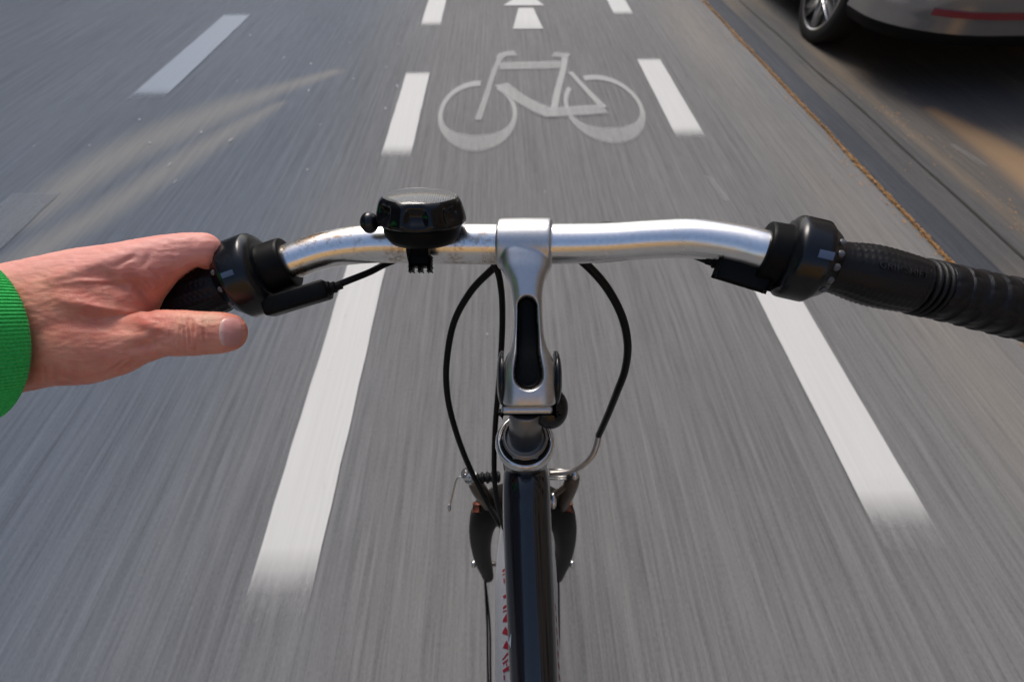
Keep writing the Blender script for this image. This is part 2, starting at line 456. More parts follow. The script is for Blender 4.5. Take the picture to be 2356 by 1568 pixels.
marking('bicycle_symbol', sym, M_PAINTW, 'white bicycle symbol painted on the road ahead of the handlebar', 'road marking', h=.0044, n_e=True)
marking('paint_scuff', [stroke([(1628, 405), (1672, 465)], .015, .85)], M_PAINTW, 'faint pale scuff on the road between the right dash and the kerb', 'road mark', h=.004)
marking('paint_scuff', [stroke([(2185, 338), (2262, 388)], .018, .88)], M_PAINTW, 'faint pale scuff on the dark parking strip below the car shadow', 'road mark', h=.0145)
# layered a hair above each other so the strokes never share a plane
o = bpy.context.scene.objects['bicycle_symbol']; me = o.data
cnt = 0; idx = 0
for rows in sym:
    for _ in range(len(rows)*6):
        me.vertices[idx].co.z = .0044+cnt*.0003; idx += 1
    cnt += 1
def gq(u, v): p = G(u, v); return (p.x, p.y)
arr = [[(gq(1180, 68), gq(1250, 68), .1), (gq(1187, 42), gq(1237, 42), 0), (gq(1193, 20), gq(1227, 20), 0)],
       [(gq(1158, 14), gq(1252, 14), 0), (gq(1205, -16), gq(1214, -16), 0)]]
marking('direction_arrow', arr, M_PAINT, 'white arrow pointing ahead, past the bicycle symbol at the top edge', 'road marking')

# ------------------------------------------------------------------ leaf litter
def leafbits(name, n, gen, m, label, cat):
    bm = bmesh.new()
    for _ in range(n):
        x, y, z, s, el = gen(); a = random.uniform(0, 6.28); tilt = random.uniform(-.6, .6)
        ca, sa = math.cos(a), math.sin(a); V = []
        for lx, ly in ((-1, 0), (-.4, .38), (.35, .34), (1, 0), (.35, -.36), (-.4, -.36)):
            px, py = lx*s, ly*s
            V.append(bm.verts.new((x+(px*ca-py*sa), y+(px*sa+py*ca)*el, z+abs(ly)*s*.25+tilt*px*.25+s*.15)))
        bm.faces.new(V)
    return tag(link(name, bm, m, smooth=False), label, cat, kind='stuff')
def kerbgen():
    y = random.uniform(.0, 6.5); d = abs(random.gauss(0, .006)); dens = .6+.9*noise.noise((y*2.2, 7, 0))
    if random.random() < .06: d = random.uniform(0, .08)
    return 1.698-d*dens, y, .001+max(0, .014-d*.5)*random.random(), random.uniform(.002, .0055), 3.2
leafbits('leaf_litter', 5500, kerbgen, M_LEAF, 'orange brown dry leaves gathered in a line along the kerb', 'fallen leaves')
def parkgen():
    x = random.gauss(2.14, .035); y = random.uniform(.3, 3.2)
    if noise.noise((y*1.1, 3, 3)) < -.05: x = random.uniform(1.86, 3.5)
    return x, y, .012, random.uniform(.002, .004), 4
leafbits('leaf_litter', 260, parkgen, M_LEAF, 'sparse tan leaf crumbs scattered over the parking strip', 'fallen leaves')
def bitgen():
    if random.random() < .5: return random.uniform(-2.2, -.6), random.uniform(2.0, 4.4), .003, random.uniform(.004, .010), 3.0
    return random.uniform(-4, 1.6), random.uniform(.5, 5.2), .003, random.uniform(.002, .005), 3.0
leafbits('petal_scatter', 45, bitgen, M_BIT, 'small pale specks scattered over the road left of the arrow', 'litter')

# ------------------------------------------------------------------ BICYCLE
bike = thing('bicycle', (0.02, .26, 0), 'black bicycle with silver handlebar, ridden by the person in the green sleeve', 'bicycle')
def part(name, bm, m, parent=bike, smooth=True, ang=None):
    o = link(name, bm, m, parent, smooth)
    if ang: flat(o, ang)
    return o
# handlebar
bm = bmesh.new()
BAR = [(200, 762, .298, .0111), (350, 715, .299, .0111), (480, 671, .300, .0111), (570, 638, .3005, .0111), (665, 603, .301, .0111), (750, 575, .302, .0113), (850, 561, .303, .0119),
       (945, 560, .303, .0124), (1050, 561, .3025, .0125), (1208, 562, .302, .0125), (1290, 561, .299, .0124), (1400, 558, .292, .0118),
       (1500, 551, .284, .0113), (1600, 549, .2755, .0112), (1700, 563, .267, .0111), (1780, 583, .2605, .0111), (1865, 600, .257, .0111), (2010, 632, .255, .0111),
       (2200, 678, .253, .0111), (2480, 744, .251, .0111)]
pxtube(bm, BAR, 48, 8); bar = part('handlebar', bm, M_BAR)

def axis_at(u0, v0, z0, u1, v1, z1):
    a = P(u0, v0, z0); return a, (P(u1, v1, z1)-a).normalized()
# right side: collar, indicator ring, shifter grip, rubber grip
def prof(lst, n=5):
    out = []
    for (t0, r0), (t1, r1) in zip(lst, lst[1:]):
        for k in range(n): s = k/n; out.append((t0+(t1-t0)*s, r0+(r1-r0)*s))
    out.append(lst[-1]); return out
def shifter(pc, ax, mirror, L):
    """pc on the bar axis at inner edge of the collar, ax pointing outwards"""
    root = None
    bm = bmesh.new()
    lathe(bm, pc, ax, [(0, .0115), (0, .0150), (.0006, .0157), (.0022, .0159), (L['c']-.001, .0163), (L['c'], .0150)], 64)
    body = part('shifter', bm, M_BLACK, ang=50)
    bm = bmesh.new(); c = L['c']; w_ = L['w']; k_ = L.get('s', 1)
    lathe(bm, pc, ax, [(t, r*k_) for t, r in [(c-.003, .0140), (c-.0028, .0172), (c-.0018, .0196), (c+.0004, .0217), (c+.0014, .0220), (c+.0020, .0221), (c+.004, .0221),
                       (c+w_-.004, .0220), (c+w_-.0026, .0219), (c+w_-.0022, .0217), (c+w_-.0021, .0210), (c+w_-.0014, .0209), (c+w_-.0008, .0206), (c+w_, .0198), (c+w_+.0045, .0166), (c+w_+.006, .0150)]], 72)
    part('indicator_ring', bm, M_GLOSS, body, ang=38)
    return body
RC0, RAX = axis_at(1752, 575.5, .2625, 1905, 610, .2565)
LR = {'c': .0130, 'w': .0160}
sh_r = shifter(RC0, RAX, 1, LR)
LC0, LAX = axis_at(668, 602, .301, 520, 656, .3002)
sh_l = shifter(LC0, LAX, -1, {'c': .0170, 'w': .0175, 's': 1.14})
def on_surf(p0, ax, t, ph, r, up=UP):
    a = (up-ax*up.dot(ax)).normalized(); b = ax.cross(a); return p0+ax*t+(a*math.cos(ph)+b*math.sin(ph))*r
def wrap_mark(p0, ax, t0, t1, ph0, ph1, r, m, name, parent, n=8, th=.0003):
    bm = bmesh.new(); lo, hi = [], []
    for i in range(n+1):
        ph = ph0+(ph1-ph0)*i/n
        for arr_, rr in ((lo, r-.0005), (hi, r+th)):
            arr_.append([bm.verts.new(on_surf(p0, ax, t, ph, rr)) for t in (t0, t1)])
    for i in range(n):
        bm.faces.new((hi[i][0], hi[i][1], hi[i+1][1], hi[i+1][0])); bm.faces.new((lo[i][0], hi[i][0], hi[i+1][0], lo[i+1][0]))
        bm.faces.new((lo[i][1], lo[i+1][1], hi[i+1][1], hi[i][1]))
    bm.faces.new((lo[0][0], lo[0][1], hi[0][1], hi[0][0])); bm.faces.new((lo[n][0], hi[n][0], hi[n][1], lo[n][1]))
    bmesh.ops.recalc_face_normals(bm, faces=bm.faces[:])
    return part(name, bm, m, parent, smooth=False)
def facing(p0, ax, up=UP):
    """angle on the lathe that faces the camera"""
    a = (up-ax*up.dot(ax)).normalized(); b = ax.cross(a); v = (CAMPOS-p0); return math.atan2(v.dot(b), v.dot(a))
FR = facing(RC0+RAX*.025, RAX); FL = facing(LC0+LAX*.025, LAX)
sR = -1 if FR > 0 else 1
wrap_mark(RC0, RAX, .0205, .0275, FR+sR*.12, FR+sR*.30, .0220, M_MARK, 'pointer_mark', sh_r)
sL = -1 if FL > 0 else 1
wrap_mark(LC0, LAX, .0235, .0305, FL+sL*.16, FL+sL*.28, .0252, M_MARK, 'pointer_mark', sh_l)
# small clear studs round the outer rim of each ring
for p0, ax, c, fs, body, offs in ((RC0, RAX, .0100, FR, sh_r, (.75, .38, 0, -.38, -.75)), (LC0, LAX, .0145, FL, sh_l, (.45, -.05, -.55))):
    for o_ in offs:
        s_ = (sR if p0 is RC0 else sL)
        q = on_surf(p0, ax, c+.0215, fs+s_*o_, .0178 if p0 is RC0 else .0205); bm = bmesh.new()
        rd = (q-(p0+ax*(q-p0).dot(ax))).normalized(); tg = ax.cross(rd)
        ell(bm, q, ax*.0022, tg*.0020, rd*.0016, 2); part('stud', bm, M_STUD if 'M_STUD' in globals() else M_MARK, body)

# right grip
GR = [(1895, 608, .2565, .0140), (1925, 615, .2558, .0137), (1945, 619, .2555, .0140), (1985, 628, .2552, .0154), (2030, 640, .255, .0157), (2085, 653, .2545, .0149), (2105, 657, .254, .0143)]
def rf_twist(L, ph, r):
    k = math.sin(ph*15); t = max(0, min(1, (L-.004)/.006))
    w_ = .5+.5*math.sin(L*2*math.pi/.0030)
    side = sst(.1, .5, abs(math.sin((ph-FRg)/1.0)))      # ribs beside the lettered panel
    return r+t*.0004*w_*side*max(0, math.sin(ph*22))+.00012*k*t
FRg = facing(P(2030, 640, .255), (P(2105, 657, .254)-P(1925, 615, .2558)).normalized())
bm = bmesh.new(); pxtube(bm, GR, 90, 22, rf_twist); part('twist_grip', bm, M_RUBBER, sh_r)
bm = bmesh.new()
for k, (uu, vv) in enumerate(((2112, 659), (2126, 662), (2140, 665))):
    p_, a_ = axis_at(uu, vv, .254, uu+20, vv+4.8, .2538)
    lathe(bm, p_, a_, [(-.0012, .0130), (-.001, .0146), (0, .0152), (.001, .0146), (.0012, .0130)], 64)
part('grip_collar', bm, M_RUBBER, sh_r)
GR2 = [(2146, 666, .2538, .0143), (2160, 669, .2537, .0149), (2200, 678, .2533, .0150), (2280, 697, .252, .0152), (2356, 714, .2515, .0155), (2480, 743, .2505, .0157), (2620, 776, .250, .0158), (2640, 780, .250, .0130)]
def rf_scale(L, ph, r):
    c_ = .0085; row = math.floor(L/c_); fx = L/c_-row; k = 9; a = ph*k/(2*math.pi)+(.5 if row % 2 else 0); fa = a-math.floor(a)
    d = math.hypot((fa-.5)*1.15, fx-.05); e = sst(.30, .78, d)
    return r-.00055*e+.0003*(1-fx)*(1-e)
bm = bmesh.new(); pxtube(bm, GR2, 120, 26, rf_scale); part('grip', bm, M_RUBBER)
# raised lettering on the twist grip
try:
    cu = bpy.data.curves.new('lettering', 'FONT'); cu.body = 'GRIP SHIFT'; cu.size = .0046; cu.extrude = .0002; cu.space_character = 1.1
    to = bpy.data.objects.new('lettering', cu); COL.objects.link(to)
    dg = bpy.context.evaluated_depsgraph_get(); dg.update(); tm = bpy.data.meshes.new_from_object(to.evaluated_get(dg))
    bpy.data.objects.remove(to)
    tb = bmesh.new(); tb.from_mesh(tm)
    p_, a_ = axis_at(1972, 625, .2553, 2100, 656, .2545)
    fg = facing(p_+a_*.012, a_)
    for v in tb.verts:
        t = v.co.x; rr = .0150+.0014*math.exp(-((t-.011)/.011)**2)
        v.co = on_surf(p_, a_, t, fg+sR*(-.30)*-1+sR*(v.co.y)/rr*1.0, rr+v.co.z+.0003)
    part('lettering', tb, plastic('raised_rubber', (.010, .010, .011), .40), sh_r, smooth=False)
except Exception as e: print('text', e)
# left grip (inside the hand)
GL = [(528, 653, .3002, .0135), (505, 661, .300, .0150), (470, 674, .3, .0156), (420, 692, .2995, .0156), (350, 716, .299, .0152), (250, 748, .2985, .0152), (150, 778, .298, .0152), (120, 786, .298, .013)]
def rf_l(L, ph, r): return r+.0004*sst(.003, .006, L)*math.copysign(1, math.sin(ph*14))*(1 if math.sin(L*2*math.pi/.0032) > -.3 else .3)
bm = bmesh.new(); pxtube(bm, GL, 112, 16, rf_l); part('grip', bm, M_RUBBER)

# cable barrels below each shifter
def barrel(u0, v0, z0, u1, v1, z1, hh, hd, par):
    a, b = P(u0, v0, z0), P(u1, v1, z1); ax = (b-a); n = ax.normalized(); s = (UP-n*UP.dot(n)).normalized(); d = n.cross(s)
    bm = bmesh.new(); box(bm, (a+b)/2, ax/2, s*hh, d*hd, .0022, 3)
    lathe(bm, b-n*.001, n, [(0, .0045), (.002, .0046), (.0028, .0034), (.005, .0036), (.0058, .0026), (.009, .0026)], 24)
    part('cable_barrel', bm, M_BLACK, par, ang=35)
barrel(612, 708, .294, 757, 664, .297, .0058, .0075, sh_l)
barrel(1770, 640, .264, 1658, 607, .272, .0056, .0070, sh_r)

# stem: forged neck and bar clamp made as one body
bm = bmesh.new()
c0 = P(1147, 561.5, .3025); c1 = P(1270, 561.5, .2985); ax = (c1-c0); L0 = ax.length; ax.normalize()
lathe(bm, c0, ax, [(0, .0125), (0, .0148), (.0008, .0155), (.002, .0158), (L0*.5, .0160), (L0-.002, .0158), (L0-.0008, .0155), (L0, .0148), (L0, .0125)], 64)
NE = [(545, 1208, 60, .300, .0120, .0), (575, 1208, 60, .299, .0135), (600, 1209, 60, .298, .0135), (618, 1210, 57, .297, .0130), (634, 1211, 48, .2965, .0125), (652, 1212, 40, .296, .0120),
      (680, 1213, 35, .2955, .0115), (720, 1215, 33, .295, .0112), (765, 1216, 35, .2945, .0115), (795, 1217, 41, .294, .0125), (818, 1217, 51, .294, .0140),
      (840, 1217, 59, .294, .0150), (870, 1217, 62, .294, .0155), (905, 1217, 61, .2945, .0155), (925, 1217, 60, .295, .0150), (927, 1217, 57, .295, .0145)]
rings = []
for row in cr([r_[:5] for r_ in NE], 5):
    v_, u_, hw, z_, hd = row; ringv = []
    for k in range(40):
        a_ = 2*math.pi*k/40; e = 2/3.2; cx_ = math.copysign(abs(math.cos(a_))**e, math.cos(a_)); sy_ = math.copysign(abs(math.sin(a_))**e, math.sin(a_))
        ringv.append(bm.verts.new(P(u_, v_, z_)+RT*(cx_*hw*z_/F)+FW*(sy_*hd)))
    rings.append(ringv)
for i in range(len(rings)-1):
    for k in range(40): bm.faces.new((rings[i][k], rings[i][(k+1) % 40], rings[i+1][(k+1) % 40], rings[i+1][k]))
bm.faces.new(rings[0][::-1]); bm.faces.new(rings[-1])
bmesh.ops.recalc_face_normals(bm, faces=bm.faces[:])
b2 = remeshed(bm, .00055, 14, .6)
def keyhole(u, v):
    """signed px distance to the slot outline (negative inside)"""
    cu = 1213+(v-700)*.018
    hw = 21+sst(700, 800, v)*3+sst(800, 862, v)*7
    if v < 706: return math.hypot(u-1213, (v-706)*.92)-21
    if v > 862: return math.hypot(u-1216, v-864)-31
    return abs(u-cu)-hw
for v in b2.verts:
    if v.normal.dot(FW) < -.25:
        pu, pv, pz = PX(v.co); d = keyhole(pu, pv)
        v.tag = d < 2
        if d < 6: v.co += FW*(.0085*(1-sst(-4, 3, d))+.0009*(1-sst(3, 6, d)))
    else: v.tag = False
for f_ in b2.faces:
    if all(v.tag for v in f_.verts): f_.material_index = 1
stem = part('stem', b2, [M_STEM, M_BLACK])
# pivot caps
for side, (uu, vv) in ((-1, (1153, 868)), (1, (1281, 868))):
    bm = bmesh.new(); lathe(bm, P(uu-side*6, vv, .300), RT*side, [(0, .0165), (.0016, .0168), (.0028, .0150), (.0038, .0110), (.0043, .005), (.0044, .0006)], 48)
    part('pivot_cap', bm, M_GLOSS, stem)
bm = bmesh.new(); ell(bm, P(1266, 938, .322), RT*.0120, UP*.0140, FW*.010, 4); part('adjuster_knob', bm, M_GLOSS, stem)
# dark pivot block and clamp plate beneath the neck
bm = bmesh.new(); box(bm, P(1216, 908, .311), RT*.0165, UP*.0110, FW*.0110, .003, 3); part('pivot_block', bm, M_BLACK, stem)
bm = bmesh.new(); a_, b_ = P(1158, 941, .300), P(1268, 940, .300)
n_ = (b_-a_).normalized(); ring_pts = []
sweep(bm, [a_-n_*.0012, a_-n_*.0008, a_, a_+n_*.001, b_-n_*.001, b_, b_+n_*.0008, b_+n_*.0012], [.0012, .0028, .0035, .0037, .0037, .0035, .0028, .0012], 24)
part('clamp_plate', bm, M_STEM, stem)
# quill, headset, head tube
HA = P(1208, 1004, .334); HB = P(1210, 1165, .54); HX = (HB-HA).normalized()
bm = bmesh.new(); QX = P(1208, 1010, .338)-P(1210, 938, .319); lathe(bm, P(1210, 938, .319), QX, [(0, .0105), (.001, .0111), (QX.length, .0111)], 64); part('quill', bm, alu('quill_steel', (.26, .255, .25), .36, .3), stem)
bm = bmesh.new()
lathe(bm, HA, HX, [(.0060, .0112), (.0055, .0128), (-.0006, .0132), (-.0014, .0138), (-.0014, .0146), (-.0006, .0152), (.0016, .0154), (.0020, .0158)], 64, cap=False)
lathe(bm, HA, HX, [(.0016, .0148), (.0016, .0160), (.0022, .0164), (.0050, .0164), (.0058, .0158)], 6, up=RT)
hs = part('headset', bm, alu('dark_steel', (.30, .30, .30), .32, .5, .3), ang=30)
bm = bmesh.new()
lathe(bm, HA, HX, [(.0035, .0105), (.0050, .0112), (.0060, .0150), (.0068, .0172), (.0085, .0182)], 64, cap=False)
part('rubber_seal', bm, M_BLACK, hs)
bm = bmesh.new()
lathe(bm, HA, HX, [(.0090, .0156), (.0074, .0168), (.0064, .0178), (.0062, .0187), (.0070, .0197), (.0086, .0206), (.0108, .0212), (.0132, .0214), (.0155, .0206), (.0185, .0194), (.0210, .0186), (.030, .0182)], 80, cap=False)
part('bearing_cup', bm, M_CHROME, hs)
FRAME_T0 = P(1210, 1085, .368)
bm = bmesh.new()
lathe(bm, HA, HX, [(.028, .0176), (.030, .0180), (.15, .0180), (.19, .0170), (.235, .0175)], 64)
frame = part('frame', bm, M_FRAMEB)
bm = bmesh.new()
DT = [(1211, 1078, .395, .0165), (1211, 1105, .374, .0180), (1212, 1180, .369, .0184), (1217, 1300, .362, .0182), (1223, 1430, .354, .0178), (1229, 1568, .346, .0174), (1236, 1700, .340, .0172), (1252, 2050, .330, .0172), (1290, 2700, .315, .0172)]
pxtube(bm, DT, 64, 8); part('top_tube', bm, M_FRAMEB, frame)
bm = bmesh.new()
WT = [(1209, 1150, .54, .021), (1209, 1220, .47, .0250), (1210, 1300, .432, .0268), (1211, 1400, .412, .0268), (1214, 1568, .390, .0262), (1217, 1750, .385, .0260), (1235, 2300, .375, .0260)]
WTC = cr(WT, 8); pxtube(bm, WT, 64, 8); down = part('down_tube', bm, M_FRAMEW, frame)
# fragments of red lettering on both flanks of the down tube and a worn grey strip on the black tube
def tube_at(C, v):
    for a, b in zip(C, C[1:]):
        if a[1] <= v <= b[1]:
            t = (v-a[1])/(b[1]-a[1]); return tuple(x+(y-x)*t for x, y in zip(a, b))
    return C[-1]
def surf_on(C, u, v, off=.0004):
    """point on the tube's surface under pixel (u,v)"""
    a = tube_at(C, v); c = P(a[0], a[1], a[2]); b = tube_at(C, v+20); ax = (P(b[0], b[1], b[2])-c).normalized()
    d = (P(u, v, 1)-CAMPOS).normalized(); oc = CAMPOS-c
    A = d-ax*d.dot(ax); B = oc-ax*oc.dot(ax); r = a[3]+off
    qa, qb, qc = A.dot(A), 2*A.dot(B), B.dot(B)-r*r; disc = qb*qb-4*qa*qc
    if disc < 0: disc = 0
    return CAMPOS+d*((-qb-math.sqrt(disc))/(2*qa))
bm = bmesh.new()
def glyph(pts, C=WTC, off=.0004):
    bm.faces.new([bm.verts.new(surf_on(C, u, v, off)) for u, v in pts])
for v0, k in ((1300, 0), (1330, 1), (1358, 2), (1385, 0), (1408, 3), (1440, 3), (1472, 3), (1500, 4), (1528, 2), (1552, 1)):
    x0 = 1155+(v0*7 % 3)
    q_ = .72+.28*((v0*13) % 5)/4
    if k == 0: glyph([(x0, v0+10), (x0+14, v0), (x0+14, v0+7), (x0, v0+16)]); glyph([(x0, v0+20), (x0+14, v0+14), (x0+14, v0+18), (x0, v0+23)])
    if k == 1: glyph([(x0+2, v0), (x0+5, v0-1), (x0+6, v0+10), (x0+3, v0+11)])
    if k == 2: glyph([(x0, v0+12), (x0+15, v0+2), (x0+15, v0+12), (x0+2, v0+18)]); glyph([(x0+8, v0-8), (x0+10, v0-8), (x0+11, v0+4), (x0+9, v0+4)])
    if k == 3: glyph([(x0, v0+22*q_), (x0+2, v0+14*q_), (x0+11*q_, v0), (x0+15, v0+16*q_), (x0+15, v0+22)]); glyph([(x0+11, v0-12), (x0+15, v0-8), (x0+15, v0-4)])
    if k == 4: glyph([(x0, v0+16), (x0+12, v0), (x0+16, v0+2), (x0+3, v0+17)]); glyph([(x0+1, v0+24), (x0+14, v0+13), (x0+14, v0+16), (x0+3, v0+28)])
for i in range(7):
    v0 = 1385+i*27; x0 = 1276+i*1.6
    glyph([(x0, v0), (x0+3, v0+6), (x0+4.5, v0+22), (x0+1.5, v0+14)])
bmesh.ops.recalc_face_normals(bm, faces=bm.faces[:]); part('decal', bm, M_RED, down, smooth=False)
DTC = cr(DT, 8)
bm = bmesh.new()
glyph([(1176.5, 1455), (1175.2, 1490), (1170, 1478), (1172.5, 1466)], DTC)

bmesh.ops.recalc_face_normals(bm, faces=bm.faces[:]); part('decal', bm, M_GREY, bpy.context.scene.objects['top_tube'], smooth=False)

# fork
bm = bmesh.new()
for s in (-1, 1):
    cxm = 1203
    U = lambda d: cxm+s*d
    spec = [(U(10), 1140, .520, .015), (U(45), 1150, .535, .0175), (U(78), 1172, .556, .0185), (U(93), 1205, .585, .0160), (U(97), 1245, .64, .0140), (U(92), 1285, .73, .0128), (U(85), 1308, .80, .0115), (U(80), 1325, .855, .0100)]
    pxtube(bm, spec, 28, 8)
fork = part('fork', bm, mat('satin_black_paint', (.012, .011, .010), .5, spec=.08))
axle = P(1203, 1296, .835)
bm = bmesh.new()
lathe(bm, axle-RT*.088, RT, [(0, .003), (0, .0065), (.006, .0065), (.0065, .0035), (.020, .0035), (.020, .0095), (.024, .0095), (.024, .0045),
      (.152, .0045), (.152, .0095), (.156, .0095), (.156, .0035), (.169, .0035), (.170, .0065), (.176, .0065), (.176, .003)], 24)
part('axle', bm, M_CHROME, fork)
# front wheel
WR = axle.z-.002
def torus(bm, c, R, r, ax=RT, seg=96, s2=16, sx=1.0):
    e1 = Vector((0, 0, 1)); e2 = ax.cross(e1).normalized(); V = []
    for i in range(seg):
        a = 2*math.pi*i/seg; d = e1*math.cos(a)+e2*math.sin(a)
        V.append([bm.verts.new(c+d*(R+r*math.cos(2*math.pi*k/s2))+ax*(r*sx*math.sin(2*math.pi*k/s2))) for k in range(s2)])
    for i in range(seg):
        for k in range(s2): bm.faces.new((V[i][k], V[(i+1) % seg][k], V[(i+1) % seg][(k+1) % s2], V[i][(k+1) % s2]))
bm = bmesh.new(); torus(bm, axle, .292, .010, sx=1.15); wheel = part('front_wheel', bm, M_STEEL)
bm = bmesh.new(); torus(bm, axle, WR-.020, .019, sx=.92); part('tyre', bm, M_TYRE, wheel)
bm = bmesh.new()
for i in range(32):
    a = 2*math.pi*i/32; sd_ = 1 if i % 2 else -1; e2 = RT.cross(Vector((0, 0, 1))); d = Vector((0, 0, 1))*math.cos(a)+e2*math.sin(a)
    a2 = a+(.5 if (i//2) % 2 else -.5); d2 = Vector((0, 0, 1))*math.cos(a2)+e2*math.sin(a2)
    sweep(bm, [axle+RT*sd_*.028+d2*.022, axle+d*.286], [.001, .001], 6)
part('spokes', bm, M_CHROME, wheel)
bm = bmesh.new(); lathe(bm, axle-RT*.034, RT, [(0, .008), (.002, .026), (.005, .026), (.008, .014), (.060, .014), (.063, .026), (.066, .026), (.068, .008)], 32); part('hub', bm, M_STEEL, wheel)
# mudguard over the rear half of the front wheel, with stays
bm = bmesh.new(); e2 = RT.cross(Vector((0, 0, 1))); e2 = e2 if e2.y < 0 else -e2; V = []
for i in range(41):
    a = math.radians(-4+104*i/40); d = Vector((0, 0, 1))*math.cos(a)+e2*math.sin(a); row = []
    for k in range(9):
        q = (k-4)/4; row.append(bm.verts.new(axle+d*(WR+.014-.010*q*q)+RT*(.022*q)))
    V.append(row)
for i in range(40):
    for k in range(8): bm.faces.new((V[i][k], V[i][k+1], V[i+1][k+1], V[i+1][k]))
bmesh.ops.solidify(bm, geom=bm.faces[:], thickness=.0012); mg = part('mudguard', bm, M_BLACK)
for s in (-1, 1):
    for off in (0, 6) if s < 0 else (0,):
        bm = bmesh.new()
        uu = 1203+s*82
        pxtube(bm, [(uu-6 if s < 0 else uu, 1322, .85, .0018), (uu+(0 if s < 0 else 1)+off, 1440, .83, .0018), (uu+(2 if s < 0 else -2)+off, 1568, .80, .0018), (uu+(10 if s < 0 else -8)+off, 1800, .77, .0018)], 10, 4)
        part('stay', bm, M_BLACK, mg)

# V-brake
bk = bmesh.new()
def arm(pts, m, name='brake_arm', parent=fork):
    bm = bmesh.new(); pxtube(bm, pts, 18, 6); return part(name, bm, m, parent)
M_ARM = alu('dirty_alloy', (.15, .13, .115), .38, .5, .4)
la = arm([(1088, 1098, .486, .0035), (1092, 1108, .490, .0068), (1104, 1128, .500, .0080), (1118, 1148, .520, .0075), (1132, 1172, .545, .0070), (1142, 1200, .565, .0060)], M_ARM)
ra = arm([(1318, 1082, .486, .0040), (1318, 1096, .488, .0070), (1312, 1118, .500, .0078), (1300, 1145, .520, .0078), (1290, 1170, .545, .0070), (1282, 1195, .565, .0060)], M_ARM)
bm = bmesh.new()
d_ = (P(1058, 1070, .476)-P(1090, 1105, .49)).normalized()
lathe(bm, P(1089, 1104, .489), d_, [(0, .0055), (.002, .0068), (.0060, .0072), (.0066, .0050), (.0095, .0050), (.0098, .0066), (.0140, .0066), (.0148, .0056), (.0148, .0030), (.0120, .0026)], 28)
part('cable_clamp', bm, M_CHROME, la, ang=35)
bm = bmesh.new(); pxtube(bm, [(1066, 1094, .482, .0008), (1052, 1100, .482, .0009), (1045, 1120, .484, .0009), (1038, 1150, .486, .0009), (1034, 1164, .487, .0009)], 8, 6)
ell(bm, P(1034, 1167, .487), RT*.0018, UP*.0042, FW*.0018, 2); part('cable_end', bm, M_STEEL, la)
arm([(1263, 1142, .505, .0028), (1285, 1130, .5, .003), (1304, 1115, .496, .003), (1316, 1098, .492, .003)], M_ARM, 'brake_spring', ra)
bm = bmesh.new(); ell(bm, P(1322, 1090, .478), RT*.0040, UP*.0058, FW*.0040, 3); part('pivot_bolt', bm, M_CHROME, ra)
bm = bmesh.new(); ell(bm, P(1273, 1152, .50), RT*.0034, UP*.0085, FW*.0034, 3); part('pivot_bolt', bm, M_CHROME, ra)
for uu, vv, pp in ((1097, 1166, la), (1308, 1166, ra)):
    bm = bmesh.new(); box(bm, P(uu, vv, .54), RT*.0034, UP*.0040, FW*.004, .0014, 2); part('brake_pad', bm, M_ORANGE, pp)
def rf_boot(L, ph, r): return r*(1+.22*math.sin(L*2*math.pi/.0055))
bm = bmesh.new(); c = cr([(1094, 1100, .49, .0050), (1118, 1098, .492, .0052), (1150, 1096, .495, .0050)], 14); sweep(bm, [P(a, b, z) for a, b, z, r in c], [r for *_, r in c], 18, rf_boot)
part('cable_boot', bm, M_RUBBER, la)
# noodle and cable strands on the right
bm = bmesh.new(); pxtube(bm, [(1377, 1000, .465, .0030), (1373, 1022, .466, .0030), (1362, 1048, .468, .0028), (1340, 1070, .472, .0026), (1310, 1084, .478, .0025), (1265, 1088, .485, .0025)], 14, 8)
part('brake_noodle', bm, alu('noodle_steel', (.50, .47, .44), .35, .2), ra)
bm = bmesh.new()
for dv in (-8, 10, 16): pxtube(bm, [(1262, 1086+dv, .492, .0007), (1318, 1088+dv*.8, .486, .0007)], 8, 2)
part('cable_strand', bm, M_STEEL, ra)
# cable housings
def cable(pts, r=.0026, m=M_CABLE):
    bm = bmesh.new(); pxtube(bm, [(*p, r) for p in pts], 16, 10); part('cable', bm, m)
cable([(1180, 575, .325), (1136, 616, .330), (1085, 668, .345), (1045, 740, .365), (1028, 830, .385), (1029, 905, .400), (1044, 975, .415), (1072, 1055, .435), (1108, 1130, .455), (1150, 1205, .475), (1185, 1260, .50)], .0026)
cable([(1110, 575, .322), (1141, 614, .326), (1153, 665, .336), (1156, 730, .35), (1153, 810, .365), (1146, 900, .385), (1139, 990, .40), (1137, 1080, .415), (1143, 1150, .43), (1160, 1215, .45)], .0023)
cable([(1250, 560, .330), (1300, 575, .325), (1346, 606, .322), (1395, 660, .330), (1430, 725, .345), (1444, 790, .36), (1438, 850, .378), (1418, 905, .40), (1398, 955, .43), (1377, 1002, .465)], .0030)
cable([(762, 662, .298), (800, 646, .302), (850, 626, .310), (900, 602, .320), (1000, 570, .334), (1110, 560, .336)], .0021)
cable([(1662, 608, .272), (1625, 598, .276), (1575, 578, .288), (1500, 552, .304), (1420, 520, .315), (1370, 522, .322), (1290, 560, .33)], .0021)

